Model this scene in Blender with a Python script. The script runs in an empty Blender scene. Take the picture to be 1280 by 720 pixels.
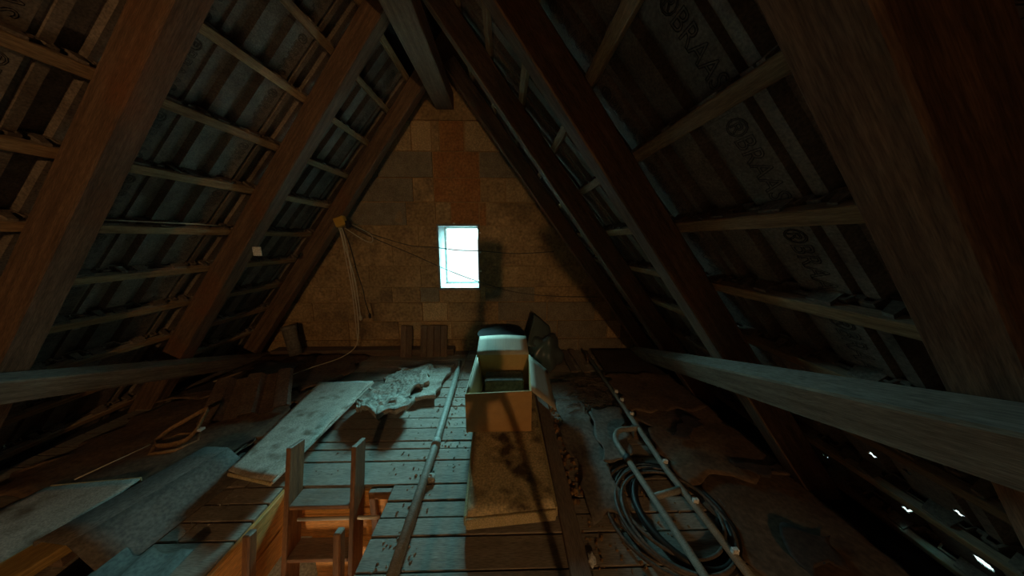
import bpy, bmesh, math, random
from mathutils import Vector, Matrix, noise
random.seed(7)
SC = bpy.context.scene
COL = SC.collection
R = math.radians

# ------------------------------------------------------------------ camera
cam_d = bpy.data.cameras.new('camera')
cam_d.sensor_width = 36.0
cam_d.lens = 345.0 / 1280.0 * 36.0
cam_d.clip_start = 0.01
cam = bpy.data.objects.new('camera', cam_d)
COL.objects.link(cam)
cam.location = (0, 0, 1.35)
cam.rotation_euler = (R(90 - 9.866), 0, R(-1.31))
SC.camera = cam

# ------------------------------------------------------------------ sky, portal, exposure
SKY = 125.0
world = bpy.data.worlds.new('sky')
SC.world = world
world.use_nodes = True
wn = world.node_tree.nodes
wl = world.node_tree.links
wtc = wn.new('ShaderNodeTexCoord'); wsx = wn.new('ShaderNodeSeparateXYZ'); wl.new(wtc.outputs['Generated'], wsx.inputs[0])
wrp = wn.new('ShaderNodeValToRGB'); wl.new(wsx.outputs['Z'], wrp.inputs['Fac'])
wrp.color_ramp.elements[0].position = 0.0; wrp.color_ramp.elements[0].color = (0.0115, 0.0145, 0.0145, 1)      # shaded ground outside
wrp.color_ramp.elements[1].position = 0.55; wrp.color_ramp.elements[1].color = (0.34, 0.92, 0.97, 1)         # overcast sky, brighter overhead
e_ = wrp.color_ramp.elements.new(0.03); e_.color = (0.10, 0.22, 0.23, 1)
wl.new(wrp.outputs['Color'], wn['Background'].inputs['Color'])
wn['Background'].inputs['Strength'].default_value = SKY
LAMP = 1650.0          # radiance of the attic bulb
LAMP_COL = (1.0, 0.58, 0.25)
LOW_LAMP = 420.0      # radiance of the bulb in the room below
SC.view_settings.view_transform = 'Standard'
SC.view_settings.look = 'None'
SC.view_settings.exposure = 0.0
SC.view_settings.gamma = 1.0
SC.view_settings.use_curve_mapping = False

pd = bpy.data.lights.new('window_portal', 'AREA')
pd.shape = 'RECTANGLE'; pd.size = 0.52; pd.size_y = 0.80
pd.cycles.is_portal = True
po = bpy.data.objects.new('window_portal', pd); COL.objects.link(po)
po.location = (-0.545, 3.74, 1.15); po.rotation_euler = (R(-90), 0, 0)

# ------------------------------------------------------------------ materials
def mat(name):
    m = bpy.data.materials.new(name); m.use_nodes = True
    return m, m.node_tree.nodes, m.node_tree.links, m.node_tree.nodes['Principled BSDF']

def grain(name, c1, c2, stretch=(1, 1, 1), scale=6.0, rough=0.85, dust=None, dust_amt=0.5, bump=0.25,
          vary=0.25, spots=None, spot_scale=5.0, spot_lo=0.55, spot_hi=0.72, metallic=0.0, detail=6.0, fine=0.35):
    """two tones mixed by stretched noise, per object brightness, settled dust on upward faces, stains"""
    m, n, l, b = mat(name)
    tc = n.new('ShaderNodeTexCoord'); mp = n.new('ShaderNodeMapping'); l.new(tc.outputs['Object'], mp.inputs['Vector'])
    mp.inputs['Scale'].default_value = stretch
    oi = n.new('ShaderNodeObjectInfo')
    off = n.new('ShaderNodeVectorMath'); off.operation = 'ADD'
    cmb = n.new('ShaderNodeMath'); cmb.operation = 'MULTIPLY'; cmb.inputs[1].default_value = 37.0
    l.new(oi.outputs['Random'], cmb.inputs[0]); l.new(mp.outputs['Vector'], off.inputs[0]); l.new(cmb.outputs[0], off.inputs[1])
    nz = n.new('ShaderNodeTexNoise'); nz.inputs['Scale'].default_value = scale; nz.inputs['Detail'].default_value = detail
    nz.inputs['Roughness'].default_value = 0.62
    l.new(off.outputs[0], nz.inputs['Vector'])
    rp = n.new('ShaderNodeValToRGB'); rp.color_ramp.elements[0].position = 0.32; rp.color_ramp.elements[1].position = 0.68
    rp.color_ramp.elements[0].color = (*c1, 1); rp.color_ramp.elements[1].color = (*c2, 1)
    l.new(nz.outputs['Fac'], rp.inputs['Fac'])
    out = rp.outputs['Color']
    def mix(a, bcol, fac):
        x = n.new('ShaderNodeMix'); x.data_type = 'RGBA'
        l.new(a, x.inputs['A'])
        if isinstance(bcol, tuple): x.inputs['B'].default_value = (*bcol, 1)
        else: l.new(bcol, x.inputs['B'])
        l.new(fac, x.inputs['Factor'])
        return x.outputs['Result']
    if spots:
        s2 = n.new('ShaderNodeTexNoise'); s2.inputs['Scale'].default_value = spot_scale; s2.inputs['Detail'].default_value = 5
        o2 = n.new('ShaderNodeVectorMath'); o2.operation = 'ADD'
        l.new(tc.outputs['Object'], o2.inputs[0]); l.new(cmb.outputs[0], o2.inputs[1]); l.new(o2.outputs[0], s2.inputs['Vector'])
        mr = n.new('ShaderNodeMapRange'); mr.inputs['From Min'].default_value = spot_lo; mr.inputs['From Max'].default_value = spot_hi
        l.new(s2.outputs['Fac'], mr.inputs['Value'])
        out = mix(out, spots, mr.outputs['Result'])
    if dust:
        geo = n.new('ShaderNodeNewGeometry'); sx = n.new('ShaderNodeSeparateXYZ'); l.new(geo.outputs['Normal'], sx.inputs[0])
        dn = n.new('ShaderNodeTexNoise'); dn.inputs['Scale'].default_value = 9; dn.inputs['Detail'].default_value = 4
        l.new(tc.outputs['Object'], dn.inputs['Vector'])
        m1 = n.new('ShaderNodeMapRange'); m1.inputs['From Min'].default_value = 0.35; m1.inputs['From Max'].default_value = 0.9
        l.new(sx.outputs['Z'], m1.inputs['Value'])
        m2 = n.new('ShaderNodeMath'); m2.operation = 'MULTIPLY_ADD'; m2.inputs[1].default_value = 0.8; m2.inputs[2].default_value = dust_amt - 0.4
        m2.use_clamp = True
        l.new(dn.outputs['Fac'], m2.inputs[0])
        m3 = n.new('ShaderNodeMath'); m3.operation = 'MULTIPLY'; m3.use_clamp = True
        l.new(m1.outputs['Result'], m3.inputs[0]); l.new(m2.outputs[0], m3.inputs[1])
        out = mix(out, dust, m3.outputs[0])
    if fine:
        fz = n.new('ShaderNodeTexNoise'); fz.inputs['Scale'].default_value = scale * 9; fz.inputs['Detail'].default_value = 3
        l.new(off.outputs[0], fz.inputs['Vector'])
        fm = n.new('ShaderNodeMapRange'); fm.inputs['From Min'].default_value = 0.3; fm.inputs['From Max'].default_value = 0.7
        fm.inputs['To Min'].default_value = 1 - fine; fm.inputs['To Max'].default_value = 1 + fine
        l.new(fz.outputs['Fac'], fm.inputs['Value'])
        fx = n.new('ShaderNodeVectorMath'); fx.operation = 'SCALE'
        l.new(out, fx.inputs[0]); l.new(fm.outputs['Result'], fx.inputs['Scale']); out = fx.outputs[0]
    hs = n.new('ShaderNodeHueSaturation')
    vr = n.new('ShaderNodeMapRange'); vr.inputs['To Min'].default_value = 1 - vary; vr.inputs['To Max'].default_value = 1 + vary
    l.new(oi.outputs['Random'], vr.inputs['Value']); l.new(vr.outputs['Result'], hs.inputs['Value']); l.new(out, hs.inputs['Color'])
    l.new(hs.outputs['Color'], b.inputs['Base Color'])
    b.inputs['Roughness'].default_value = rough; b.inputs['Metallic'].default_value = metallic
    if bump:
        bp = n.new('ShaderNodeBump'); bp.inputs['Strength'].default_value = bump; bp.inputs['Distance'].default_value = 0.01
        l.new(nz.outputs['Fac'], bp.inputs['Height']); l.new(bp.outputs['Normal'], b.inputs['Normal'])
    return m

def plain(name, c, rough=0.6, metallic=0.0):
    m, n, l, b = mat(name)
    b.inputs['Base Color'].default_value = (*c, 1); b.inputs['Roughness'].default_value = rough; b.inputs['Metallic'].default_value = metallic
    return m

DUST = (0.30, 0.28, 0.25)
WS = (0.7, 9, 9)
M = {
 'rafter':   grain('rafter_wood', (0.10, 0.055, 0.032), (0.26, 0.152, 0.09), WS, 5, dust=DUST, dust_amt=0.35, spots=(0.21, 0.085, 0.037), spot_scale=2.2, vary=0.2),
 'batten':   grain('batten_wood', (0.20, 0.11, 0.05), (0.42, 0.26, 0.13), WS, 6, dust=DUST, dust_amt=0.5),
 'ridge':    grain('ridge_wood', (0.11, 0.065, 0.038), (0.22, 0.14, 0.085), WS, 5),
 'brace':    grain('brace_wood', (0.17, 0.11, 0.07), (0.36, 0.27, 0.19), WS, 5, dust=DUST, dust_amt=0.75, spots=(0.09, 0.05, 0.035), spot_scale=3.0),
 'tile':     grain('tile_concrete', (0.15, 0.112, 0.085), (0.25, 0.195, 0.15), (1, 1, 1), 14, dust=None, vary=0.3, spots=(0.13, 0.09, 0.065), spot_scale=5),
 'tileletter': plain('tile_letter_dark', (0.05, 0.04, 0.033), 0.9),
 'darkback': plain('dark_backing', (0.06, 0.04, 0.035), 0.95),  # for the added light-sealing sheets behind the tiles, and the back wall
 'plank':    grain('floor_plank', (0.17, 0.12, 0.08), (0.34, 0.26, 0.19), (0.9, 9, 9), 4, dust=(0.34, 0.31, 0.27), dust_amt=0.55, spots=(0.10, 0.065, 0.04), spot_scale=6, vary=0.16),
 'subfloor': plain('floor_joint_dark', (0.035, 0.025, 0.02), 0.95),
 'mortar':   grain('wall_mortar', (0.30, 0.17, 0.075), (0.46, 0.28, 0.13), (1, 1, 1), 9, bump=0.6),
 'blk_orange': grain('block_plastered', (0.32, 0.20, 0.095), (0.50, 0.33, 0.17), (1, 1, 1), 4, bump=0.6, vary=0.07, spots=(0.20, 0.13, 0.075), spot_scale=3.2, spot_lo=0.52, spot_hi=0.72),
 'blk_rust': grain('block_rust_plaster', (0.36, 0.14, 0.045), (0.47, 0.22, 0.08), (1, 1, 1), 5, bump=0.5, vary=0.08, spots=(0.30, 0.17, 0.08), spot_scale=4),
 'blk_grey': grain('block_grey_concrete', (0.20, 0.16, 0.115), (0.30, 0.25, 0.18), (1, 1, 1), 12, bump=0.6, vary=0.12, spots=(0.40, 0.23, 0.10), spot_scale=3.2, spot_lo=0.60, spot_hi=0.72),
 'blk_tan':  grain('block_tan', (0.44, 0.30, 0.16), (0.56, 0.40, 0.22), (1, 1, 1), 8, bump=0.4, vary=0.1),
 'white':    grain('old_white_paint', (0.62, 0.62, 0.60), (0.80, 0.80, 0.78), (1, 1, 1), 18, bump=0.2, vary=0.0),
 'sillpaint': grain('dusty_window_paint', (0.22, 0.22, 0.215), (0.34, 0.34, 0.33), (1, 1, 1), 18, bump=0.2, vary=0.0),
 'dusty':    grain('dusty_timber', (0.14, 0.085, 0.055), (0.24, 0.16, 0.11), WS, 4, dust=DUST, dust_amt=0.35),
 'card':     grain('cardboard', (0.50, 0.29, 0.10), (0.58, 0.35, 0.14), (1, 1, 1), 3, fine=0.06, bump=0.05, vary=0.0, rough=0.8),
 'card_in':  grain('cardboard_pale', (0.52, 0.45, 0.34), (0.60, 0.53, 0.42), (18, 1, 1), 3, fine=0.06, bump=0.05, vary=0.0, rough=0.8),
 'stained':  grain('stained_fibreboard', (0.60, 0.47, 0.25), (0.78, 0.64, 0.38), (1, 1, 1), 10, bump=0.15, vary=0.0, spots=(0.10, 0.07, 0.04), spot_scale=7, spot_lo=0.50, spot_hi=0.66),
 'board_edge': grain('raw_board_edge', (0.52, 0.40, 0.20), (0.62, 0.50, 0.28), (1, 1, 1), 20, vary=0.05),
 'chip':     grain('dusty_chipboard', (0.42, 0.37, 0.30), (0.60, 0.55, 0.47), (1, 1, 1), 16, bump=0.15, vary=0.0, spots=(0.22, 0.17, 0.12), spot_scale=9, spot_lo=0.55, spot_hi=0.7),
 'ladderwood': grain('ladder_wood', (0.12, 0.05, 0.02), (0.27, 0.125, 0.05), WS, 5, rough=0.6, dust=DUST, dust_amt=0.5, vary=0.1),
 'pinewood': grain('pine_lining', (0.62, 0.28, 0.07), (0.80, 0.42, 0.13), WS, 5, rough=0.6, vary=0.15),
 'yellowwood': grain('yellow_wood', (0.50, 0.30, 0.09), (0.64, 0.42, 0.15), WS, 5, vary=0.1),
 'pipe':     grain('painted_pipe', (0.22, 0.205, 0.17), (0.32, 0.30, 0.25), (1, 6, 6), 8, rough=0.6, vary=0.05, bump=0.1),
 'chrome':   plain('bright_steel', (0.80, 0.79, 0.75), 0.35, 0.25),
 'soot':     plain('matt_black_plastic', (0.012, 0.012, 0.012), 0.95),
 'black':    plain('black_rubber', (0.02, 0.018, 0.016), 0.55),
 'hose':     grain('dark_hose', (0.07, 0.055, 0.045), (0.15, 0.12, 0.10), (1, 1, 1), 9, vary=0.1, rough=0.6),
 'felt':     grain('brown_felt', (0.105, 0.062, 0.037), (0.18, 0.115, 0.073), (1, 1, 1), 5, bump=0.3, vary=0.2, spots=(0.07, 0.042, 0.028), spot_scale=6),
 'feltdark': grain('dark_felt', (0.045, 0.03, 0.025), (0.085, 0.06, 0.05), (1, 1, 1), 6, bump=0.3, vary=0.2),
 'greysheet': grain('grey_sheet', (0.14, 0.12, 0.10), (0.22, 0.19, 0.16), (1, 1, 1), 5, bump=0.3, vary=0.12, spots=(0.13, 0.085, 0.055), spot_scale=6),
 'cement':   grain('fibre_cement', (0.115, 0.10, 0.085), (0.17, 0.15, 0.13), (1, 1, 1), 8, bump=0.2, vary=0.1, spots=(0.15, 0.11, 0.08), spot_scale=5),
 'wool':     grain('dusty_wool', (0.22, 0.19, 0.15), (0.42, 0.38, 0.32), (1, 1, 1), 11, bump=0.8, vary=0.1, spots=(0.13, 0.09, 0.06), spot_scale=8),
 'clay':     grain('clay_piece', (0.10, 0.06, 0.042), (0.16, 0.105, 0.075), (1, 1, 1), 8, bump=0.2, vary=0.2),
 'bag':      plain('dark_plastic_film', (0.075, 0.095, 0.095), 0.3),
 'yellow':   plain('yellow_plastic', (0.62, 0.36, 0.06), 0.5),
 'cable':    plain('pale_cable', (0.66, 0.56, 0.42), 0.6),
 'leather':  grain('leather_strap', (0.26, 0.14, 0.06), (0.38, 0.22, 0.11), (1, 1, 1), 9, vary=0.0),
 'ply':      grain('lower_room_floor', (0.55, 0.55, 0.52), (0.68, 0.68, 0.65), (1, 1, 1), 4, vary=0.0),
 'cream':    grain('lower_room_plaster', (0.55, 0.45, 0.30), (0.62, 0.52, 0.36), (1, 1, 1), 4, vary=0.0),
 'debris':   grain('dry_debris', (0.16, 0.085, 0.035), (0.36, 0.20, 0.08), (1, 1, 1), 30, vary=0.4),
 'straw':    grain('dry_twigs', (0.09, 0.065, 0.045), (0.17, 0.125, 0.085), (1, 1, 1), 12, vary=0.2),
}
def emissive(name, c, s):
    m, n, l, b = mat(name)
    b.inputs['Base Color'].default_value = (1, 1, 1, 1)
    b.inputs['Emission Color'].default_value = (*c, 1); b.inputs['Emission Strength'].default_value = s
    return m
M['bulb'] = emissive('lit_bulb', LAMP_COL, LAMP)
M['bulb_low'] = emissive('lit_bulb_below', (1.0, 0.70, 0.42), LOW_LAMP)
gm, gn, gl, gb = mat('window_glass')
gn.remove(gb)
tr = gn.new('ShaderNodeBsdfTransparent'); gs = gn.new('ShaderNodeBsdfGlossy'); gs.inputs['Roughness'].default_value = 0.05
mx = gn.new('ShaderNodeMixShader'); mx.inputs[0].default_value = 0.06
gl.new(tr.outputs[0], mx.inputs[1]); gl.new(gs.outputs[0], mx.inputs[2]); gl.new(mx.outputs[0], gn['Material Output'].inputs['Surface'])
M['glass'] = gm

# ------------------------------------------------------------------ helpers
def put(o, parent=None):
    COL.objects.link(o)
    if parent is not None: o.parent = parent
    return o

def origin_of(p):
    v = Vector((0, 0, 0))
    while p is not None:
        v += p.location; p = p.parent
    return v

def mesh(name, verts, faces, m, parent=None, smooth=False, solid=0.0):
    """object from world coordinates; its origin goes to the middle of its base"""
    xs = [v[0] for v in verts]; ys = [v[1] for v in verts]; zs = [v[2] for v in verts]
    c = Vector(((min(xs) + max(xs)) / 2, (min(ys) + max(ys)) / 2, min(zs)))
    me = bpy.data.meshes.new(name)
    me.from_pydata([Vector(v) - c for v in verts], [], faces)
    bm = bmesh.new(); bm.from_mesh(me); bmesh.ops.recalc_face_normals(bm, faces=bm.faces); bm.to_mesh(me); bm.free()
    if m: me.materials.append(M[m])
    if smooth:
        for p in me.polygons: p.use_smooth = True
    o = bpy.data.objects.new(name, me)
    put(o, parent)
    o.location = c - origin_of(parent)
    if solid:
        s = o.modifiers.new('thickness', 'SOLIDIFY'); s.thickness = solid; s.offset = 0
    return o

_boxcache = {}
def box_mesh(name, sx, sy, sz, m, bev=0.004):
    key = (round(sx, 3), round(sy, 3), round(sz, 3), m, round(bev, 4))
    if key in _boxcache: return _boxcache[key]
    bm = bmesh.new(); bmesh.ops.create_cube(bm, size=1.0)
    bmesh.ops.scale(bm, vec=(sx, sy, sz), verts=bm.verts)
    if bev: bmesh.ops.bevel(bm, geom=bm.edges[:], offset=bev, segments=1, affect='EDGES')
    me = bpy.data.meshes.new(name); bm.to_mesh(me); bm.free()
    me.materials.append(M[m]); _boxcache[key] = me
    return me

def beam(name, p0, p1, w, h, m, up=(0, 0, 1), parent=None, bev=0.004):
    """a straight timber from p0 to p1 (centre line), w across, h along up; the grain runs along local X"""
    p0 = Vector(p0); p1 = Vector(p1)
    x = (p1 - p0).normalized(); up = Vector(up); z = (up - x * up.dot(x)).normalized(); y = z.cross(x)
    o = bpy.data.objects.new(name, box_mesh(name, (p1 - p0).length, w, h, m, bev))
    put(o, parent)
    rot = Matrix((x, y, z)).transposed()
    o.rotation_euler = rot.to_euler()
    o.location = (p0 + p1) / 2 - origin_of(parent)
    return o

def box(name, x0, x1, y0, y1, z0, z1, m, parent=None, bev=0.003):
    return beam(name, (x0, (y0 + y1) / 2, (z0 + z1) / 2), (x1, (y0 + y1) / 2, (z0 + z1) / 2), y1 - y0, z1 - z0, m, parent=parent, bev=bev)

def empty(name, loc):
    o = bpy.data.objects.new(name, None); o.empty_display_size = 0.1
    COL.objects.link(o); o.location = loc
    return o

def tag(o, label=None, cat=None, group=None, kind=None):
    if label: o['label'] = label
    if cat: o['category'] = cat
    if group: o['group'] = group
    if kind: o['kind'] = kind
    return o

def smooth_path(pts, n=6):
    """Catmull-Rom through the points"""
    P = [Vector(p) for p in pts]; out = []
    for i in range(len(P) - 1):
        a = P[max(i - 1, 0)]; b = P[i]; c = P[i + 1]; d = P[min(i + 2, len(P) - 1)]
        for k in range(n):
            t = k / n
            out.append(0.5 * ((2 * b) + (c - a) * t + (2 * a - 5 * b + 4 * c - d) * t * t + (3 * b - a - 3 * c + d) * t ** 3))
    out.append(P[-1])
    return out

def tube_data(pts, r, seg=6, closed=False):
    P = [Vector(p) for p in pts]; V = []; F = []
    n = len(P); t0 = (P[1] - P[0]).normalized()
    nrm = t0.orthogonal().normalized()
    for i in range(n):
        a = P[i - 1] if (i or closed) else P[i]; b = P[(i + 1) % n] if (i < n - 1 or closed) else P[i]
        t = (b - a).normalized()
        nrm = (nrm - t * nrm.dot(t)).normalized(); bi = t.cross(nrm)
        rr = r[i] if isinstance(r, (list, tuple)) else r
        for k in range(seg):
            an = 2 * math.pi * k / seg
            V.append(P[i] + (nrm * math.cos(an) + bi * math.sin(an)) * rr)
    for i in range(n if closed else n - 1):
        j = (i + 1) % n
        for k in range(seg):
            k2 = (k + 1) % seg
            F.append((i * seg + k, i * seg + k2, j * seg + k2, j * seg + k))
    if not closed:
        F.append(tuple(range(seg))[::-1]); F.append(tuple((n - 1) * seg + k for k in range(seg)))
    return V, F

def tube(name, pts, r, m, parent=None, seg=8, closed=False):
    V, F = tube_data(pts, r, seg, closed)
    return mesh(name, V, F, m, parent, smooth=True)

def lathe_data(profile, seg=24, base=(0, 0, 0)):
    V = []; F = []; b = Vector(base)
    for (r, z) in profile:
        for k in range(seg):
            a = 2 * math.pi * k / seg
            V.append(b + Vector((r * math.cos(a), r * math.sin(a), z)))
    for i in range(len(profile) - 1):
        for k in range(seg):
            k2 = (k + 1) % seg
            F.append((i * seg + k, i * seg + k2, (i + 1) * seg + k2, (i + 1) * seg + k))
    F.append(tuple(range(seg))[::-1]); F.append(tuple((len(profile) - 1) * seg + k for k in range(seg)))
    return V, F

def sheet(name, quad, m, parent=None, nx=12, ny=16, thick=0.006, amp=0.012, freq=4.0, jag=0.03, seed=0.0, zf=None, smooth=True):
    """a limp or rough sheet over a quad (near-left, near-right, far-right, far-left) with ragged edges and relief"""
    q = [Vector(p) for p in quad]; V = []; F = []
    def pt(u, v):
        a = q[0].lerp(q[1], u); b = q[3].lerp(q[2], u); p = a.lerp(b, v)
        e = min(u, 1 - u, v, 1 - v)
        if jag and e < 0.16:
            k = (0.16 - e) / 0.16
            p.x += k * jag * noise.noise((p.x * 9 + seed, p.y * 9, 3.1)); p.y += k * jag * noise.noise((p.x * 9, p.y * 9 + seed, 7.7))
        p.z += amp * (1 + noise.noise((p.x * freq + seed, p.y * freq, seed)))
        if zf: p.z += zf(u, v)
        return p
    for s in (0, 1):
        for j in range(ny + 1):
            for i in range(nx + 1):
                p = pt(i / nx, j / ny)
                V.append(p + Vector((0, 0, thick if s == 0 else 0)))
    o2 = (nx + 1) * (ny + 1)
    idx = lambda i, j: j * (nx + 1) + i
    for j in range(ny):
        for i in range(nx):
            f = (idx(i, j), idx(i + 1, j), idx(i + 1, j + 1), idx(i, j + 1))
            F.append(f); F.append(tuple(o2 + k for k in f[::-1]))
    for i in range(nx):
        F.append((idx(i, 0), o2 + idx(i, 0), o2 + idx(i + 1, 0), idx(i + 1, 0)))
        F.append((idx(i, ny), idx(i + 1, ny), o2 + idx(i + 1, ny), o2 + idx(i, ny)))
    for j in range(ny):
        F.append((idx(0, j), idx(0, j + 1), o2 + idx(0, j + 1), o2 + idx(0, j)))
        F.append((idx(nx, j), o2 + idx(nx, j), o2 + idx(nx, j + 1), idx(nx, j + 1)))
    return mesh(name, V, F, m, parent, smooth=smooth)

def prism(name, poly, y0, y1, m, parent=None):
    """polygon in XZ extruded along Y"""
    n = len(poly)
    V = [(x, y0, z) for x, z in poly] + [(x, y1, z) for x, z in poly]
    F = [tuple(range(n)), tuple(range(2 * n - 1, n - 1, -1))] + [(i, (i + 1) % n, n + (i + 1) % n, n + i) for i in range(n)]
    return mesh(name, V, F, m, parent)

# ------------------------------------------------------------------ dimensions of the attic
RX, RZ, T = -0.63, 3.05, 1.351          # ridge line of the rafter undersides, tangent of the pitch
TH = math.atan(T); CT, ST = math.cos(TH), math.sin(TH)
YB, YF = -6.0, 3.25                      # far end behind the camera, gable wall in front
HX0, HX1, HY0, HY1 = -1.21, -0.63, 0.50, 1.34   # floor hatch
def frame(side):
    """origin at the ridge; s along the ridge, t down the slope, n into the room"""
    if side > 0: return Vector((0, 1, 0)), Vector((CT, 0, -ST)), Vector((-ST, 0, -CT))
    return Vector((0, -1, 0)), Vector((-CT, 0, -ST)), Vector((ST, 0, -CT))
def roof_pt(side, y, t, n):
    s_, t_, n_ = frame(side)
    return Vector((RX, y, RZ)) + t_ * t + n_ * n
def t_of_z(z, n):                        # slope distance at height z for normal offset n
    return (RZ - CT * n - z) / ST

# ------------------------------------------------------------------ floor
def deck(name, x0, x1, y0, y1, z0, z1, hole, m):
    hx0, hx1, hy0, hy1 = hole
    V = []; F = []
    for (a, b, c, d) in ((x0, hx0, y0, y1), (hx1, x1, y0, y1), (hx0, hx1, y0, hy0), (hx0, hx1, hy1, y1)):
        k = len(V)
        V += [(x, y, z) for z in (z0, z1) for (x, y) in ((a, c), (b, c), (b, d), (a, d))]
        F += [tuple(k + i for i in f) for f in ((0, 3, 2, 1), (4, 5, 6, 7), (0, 1, 5, 4), (1, 2, 6, 5), (2, 3, 7, 6), (3, 0, 4, 7))]
    return mesh(name, V, F, m)
floor = deck('floor', -3.30, 2.03, YB, YF + 0.2, -0.14, -0.03, (HX0 - 0.025, HX1 + 0.025, HY0 - 0.025, HY1 + 0.025), 'subfloor')
tag(floor, kind='structure')
edges = [-6.0, -4.6, -3.2, -1.8, -0.9, -0.3, 0.12, 0.30, 0.47, 0.63, 0.79, 0.93, 1.07, 1.16, 1.25, 1.35, 1.52, 1.62, 1.69, 1.82, 1.94, 2.09, 2.22, 2.38, 2.52, 2.68, 2.82, 2.98, 3.12, 3.25]
for i in range(len(edges) - 1):
    y0, y1 = edges[i] + 0.003, edges[i + 1] - 0.004
    cuts = [-3.0, -1.45 if i % 2 else -1.9, -0.46, 0.30 if i % 3 else 0.55, 1.63]
    if y0 < HY1 - 0.02 and y1 > HY0 + 0.02: cuts = [-3.0, -1.9 if i % 2 else -1.5, HX0 - 0.026, HX1 + 0.001, 0.30 if i % 3 else 0.55, 1.63]
    for a, b in zip(cuts[:-1], cuts[1:]):
        if abs(a - (HX0 - 0.026)) < 1e-6: continue
        dz = random.uniform(-0.004, 0.002)
        box('floor_plank', a + 0.002, b - 0.002, y0, y1, -0.028 + dz, dz, 'plank', floor, bev=0.003)

# ------------------------------------------------------------------ gable wall with its blocks
def gable_half(z, extra=0.33): return max((RZ - z) / T + extra, 0.0)
WX0, WX1, WZ0, WZ1 = -0.79, -0.30, 0.765, 1.53     # window opening
def clip(poly, f):
    out = []
    for i in range(len(poly)):
        a, b = poly[i], poly[(i + 1) % len(poly)]; fa, fb = f(a), f(b)
        if fa >= 0: out.append(a)
        if (fa >= 0) != (fb >= 0):
            k = fa / (fa - fb); out.append((a[0] + (b[0] - a[0]) * k, a[1] + (b[1] - a[1]) * k))
    return out
def in_gable(poly, extra):
    poly = clip(poly, lambda p: gable_half(-99, extra) - 0 if False else ((RZ - p[1]) / T + extra) - (p[0] - RX))
    if poly: poly = clip(poly, lambda p: ((RZ - p[1]) / T + extra) + (p[0] - RX))
    return poly
V = []; F = []
for (x0, x1, z0, z1) in ((-4, WX0, -0.14, 4), (WX1, 4, -0.14, 4), (WX0, WX1, -0.14, WZ0), (WX0, WX1, WZ1, 4)):
    pl = in_gable([(x0, z0), (x1, z0), (x1, z1), (x0, z1)], 0.33)
    k = len(V); n = len(pl)
    V += [(x, YF + 0.012, z) for x, z in pl] + [(x, YF + 0.46, z) for x, z in pl]
    F += [tuple(k + i for i in range(n)), tuple(k + i for i in range(2 * n - 1, n - 1, -1))]
    F += [(k + i, k + (i + 1) % n, k + n + (i + 1) % n, k + n + i) for i in range(n)]
wall = mesh('wall_front', V, F, 'mortar'); tag(wall, kind='structure')
zl = [-0.14, 0.15, 0.38, 0.615, 0.80, 1.05, 1.28, 1.51, 1.77, 2.03, 2.305, 2.615, 2.95]
rows = {10: [(-1.6, -1.02, 'blk_tan'), (-1.02, -0.80, 'blk_tan'), (-0.715, -0.45, 'blk_rust'), (-0.80, -0.715, 'blk_orange'), (-0.44, 0.3, 'blk_tan')],
        9: [(-2.0, -1.40, 'blk_grey'), (-1.40, -0.80, 'blk_grey'), (-0.80, -0.29, 'blk_rust'), (-0.29, 0.30, 'blk_grey'), (0.3, 0.9, 'blk_grey')],
        8: [(-2.2, -1.62, 'blk_grey'), (-1.62, -1.03, 'blk_grey'), (-1.03, -0.80, 'blk_orange'), (-0.80, -0.28, 'blk_rust'), (-0.28, 0.0, 'blk_orange'), (0.0, 0.6, 'blk_tan')],
        7: [(-2.4, -1.80, 'blk_orange'), (-1.80, -1.12, 'blk_grey'), (-1.12, -0.62, 'blk_orange'), (-0.62, -0.22, 'blk_rust'), (-0.22, 0.4, 'blk_orange'), (0.4, 1.0, 'blk_orange')],
        2: [(-3.0, -2.3, 'blk_orange'), (-2.3, -1.6, 'blk_orange'), (-1.6, -1.0, 'blk_orange'), (-1.0, -0.70, 'blk_tan'), (-0.70, -0.1, 'blk_orange'), (-0.1, 0.5, 'blk_grey'), (0.5, 1.09, 'blk_grey'), (1.09, 1.28, 'blk_tan'), (1.28, 2.0, 'blk_orange')],
        1: [(-3.3, -2.5, 'blk_orange'), (-2.5, -1.9, 'blk_orange'), (-1.9, -1.3, 'blk_orange'), (-1.3, -0.66, 'blk_tan'), (-0.66, 0.0, 'blk_orange'), (0.0, 0.63, 'blk_grey'), (0.63, 1.25, 'blk_grey'), (1.25, 1.42, 'blk_tan'), (1.42, 2.2, 'blk_orange')],
        0: [(-3.4, -2.6, 'blk_orange'), (-2.6, -1.9, 'blk_orange'), (-1.9, -1.2, 'blk_orange'), (-1.2, -0.55, 'blk_orange'), (-0.55, 0.3, 'blk_orange'), (0.3, 0.9, 'blk_grey'), (0.9, 1.45, 'blk_grey'), (1.45, 1.6, 'blk_tan'), (1.6, 2.4, 'blk_orange')],
        3: [(-2.8, -2.0, 'blk_orange'), (-2.0, -1.35, 'blk_orange'), (-1.35, -1.02, 'blk_orange'), (-1.02, -0.76, 'blk_grey'), (-0.76, -0.25, 'blk_orange'), (-0.25, 0.35, 'blk_grey'), (0.35, 1.0, 'blk_orange'), (1.0, 1.9, 'blk_orange')]}
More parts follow.
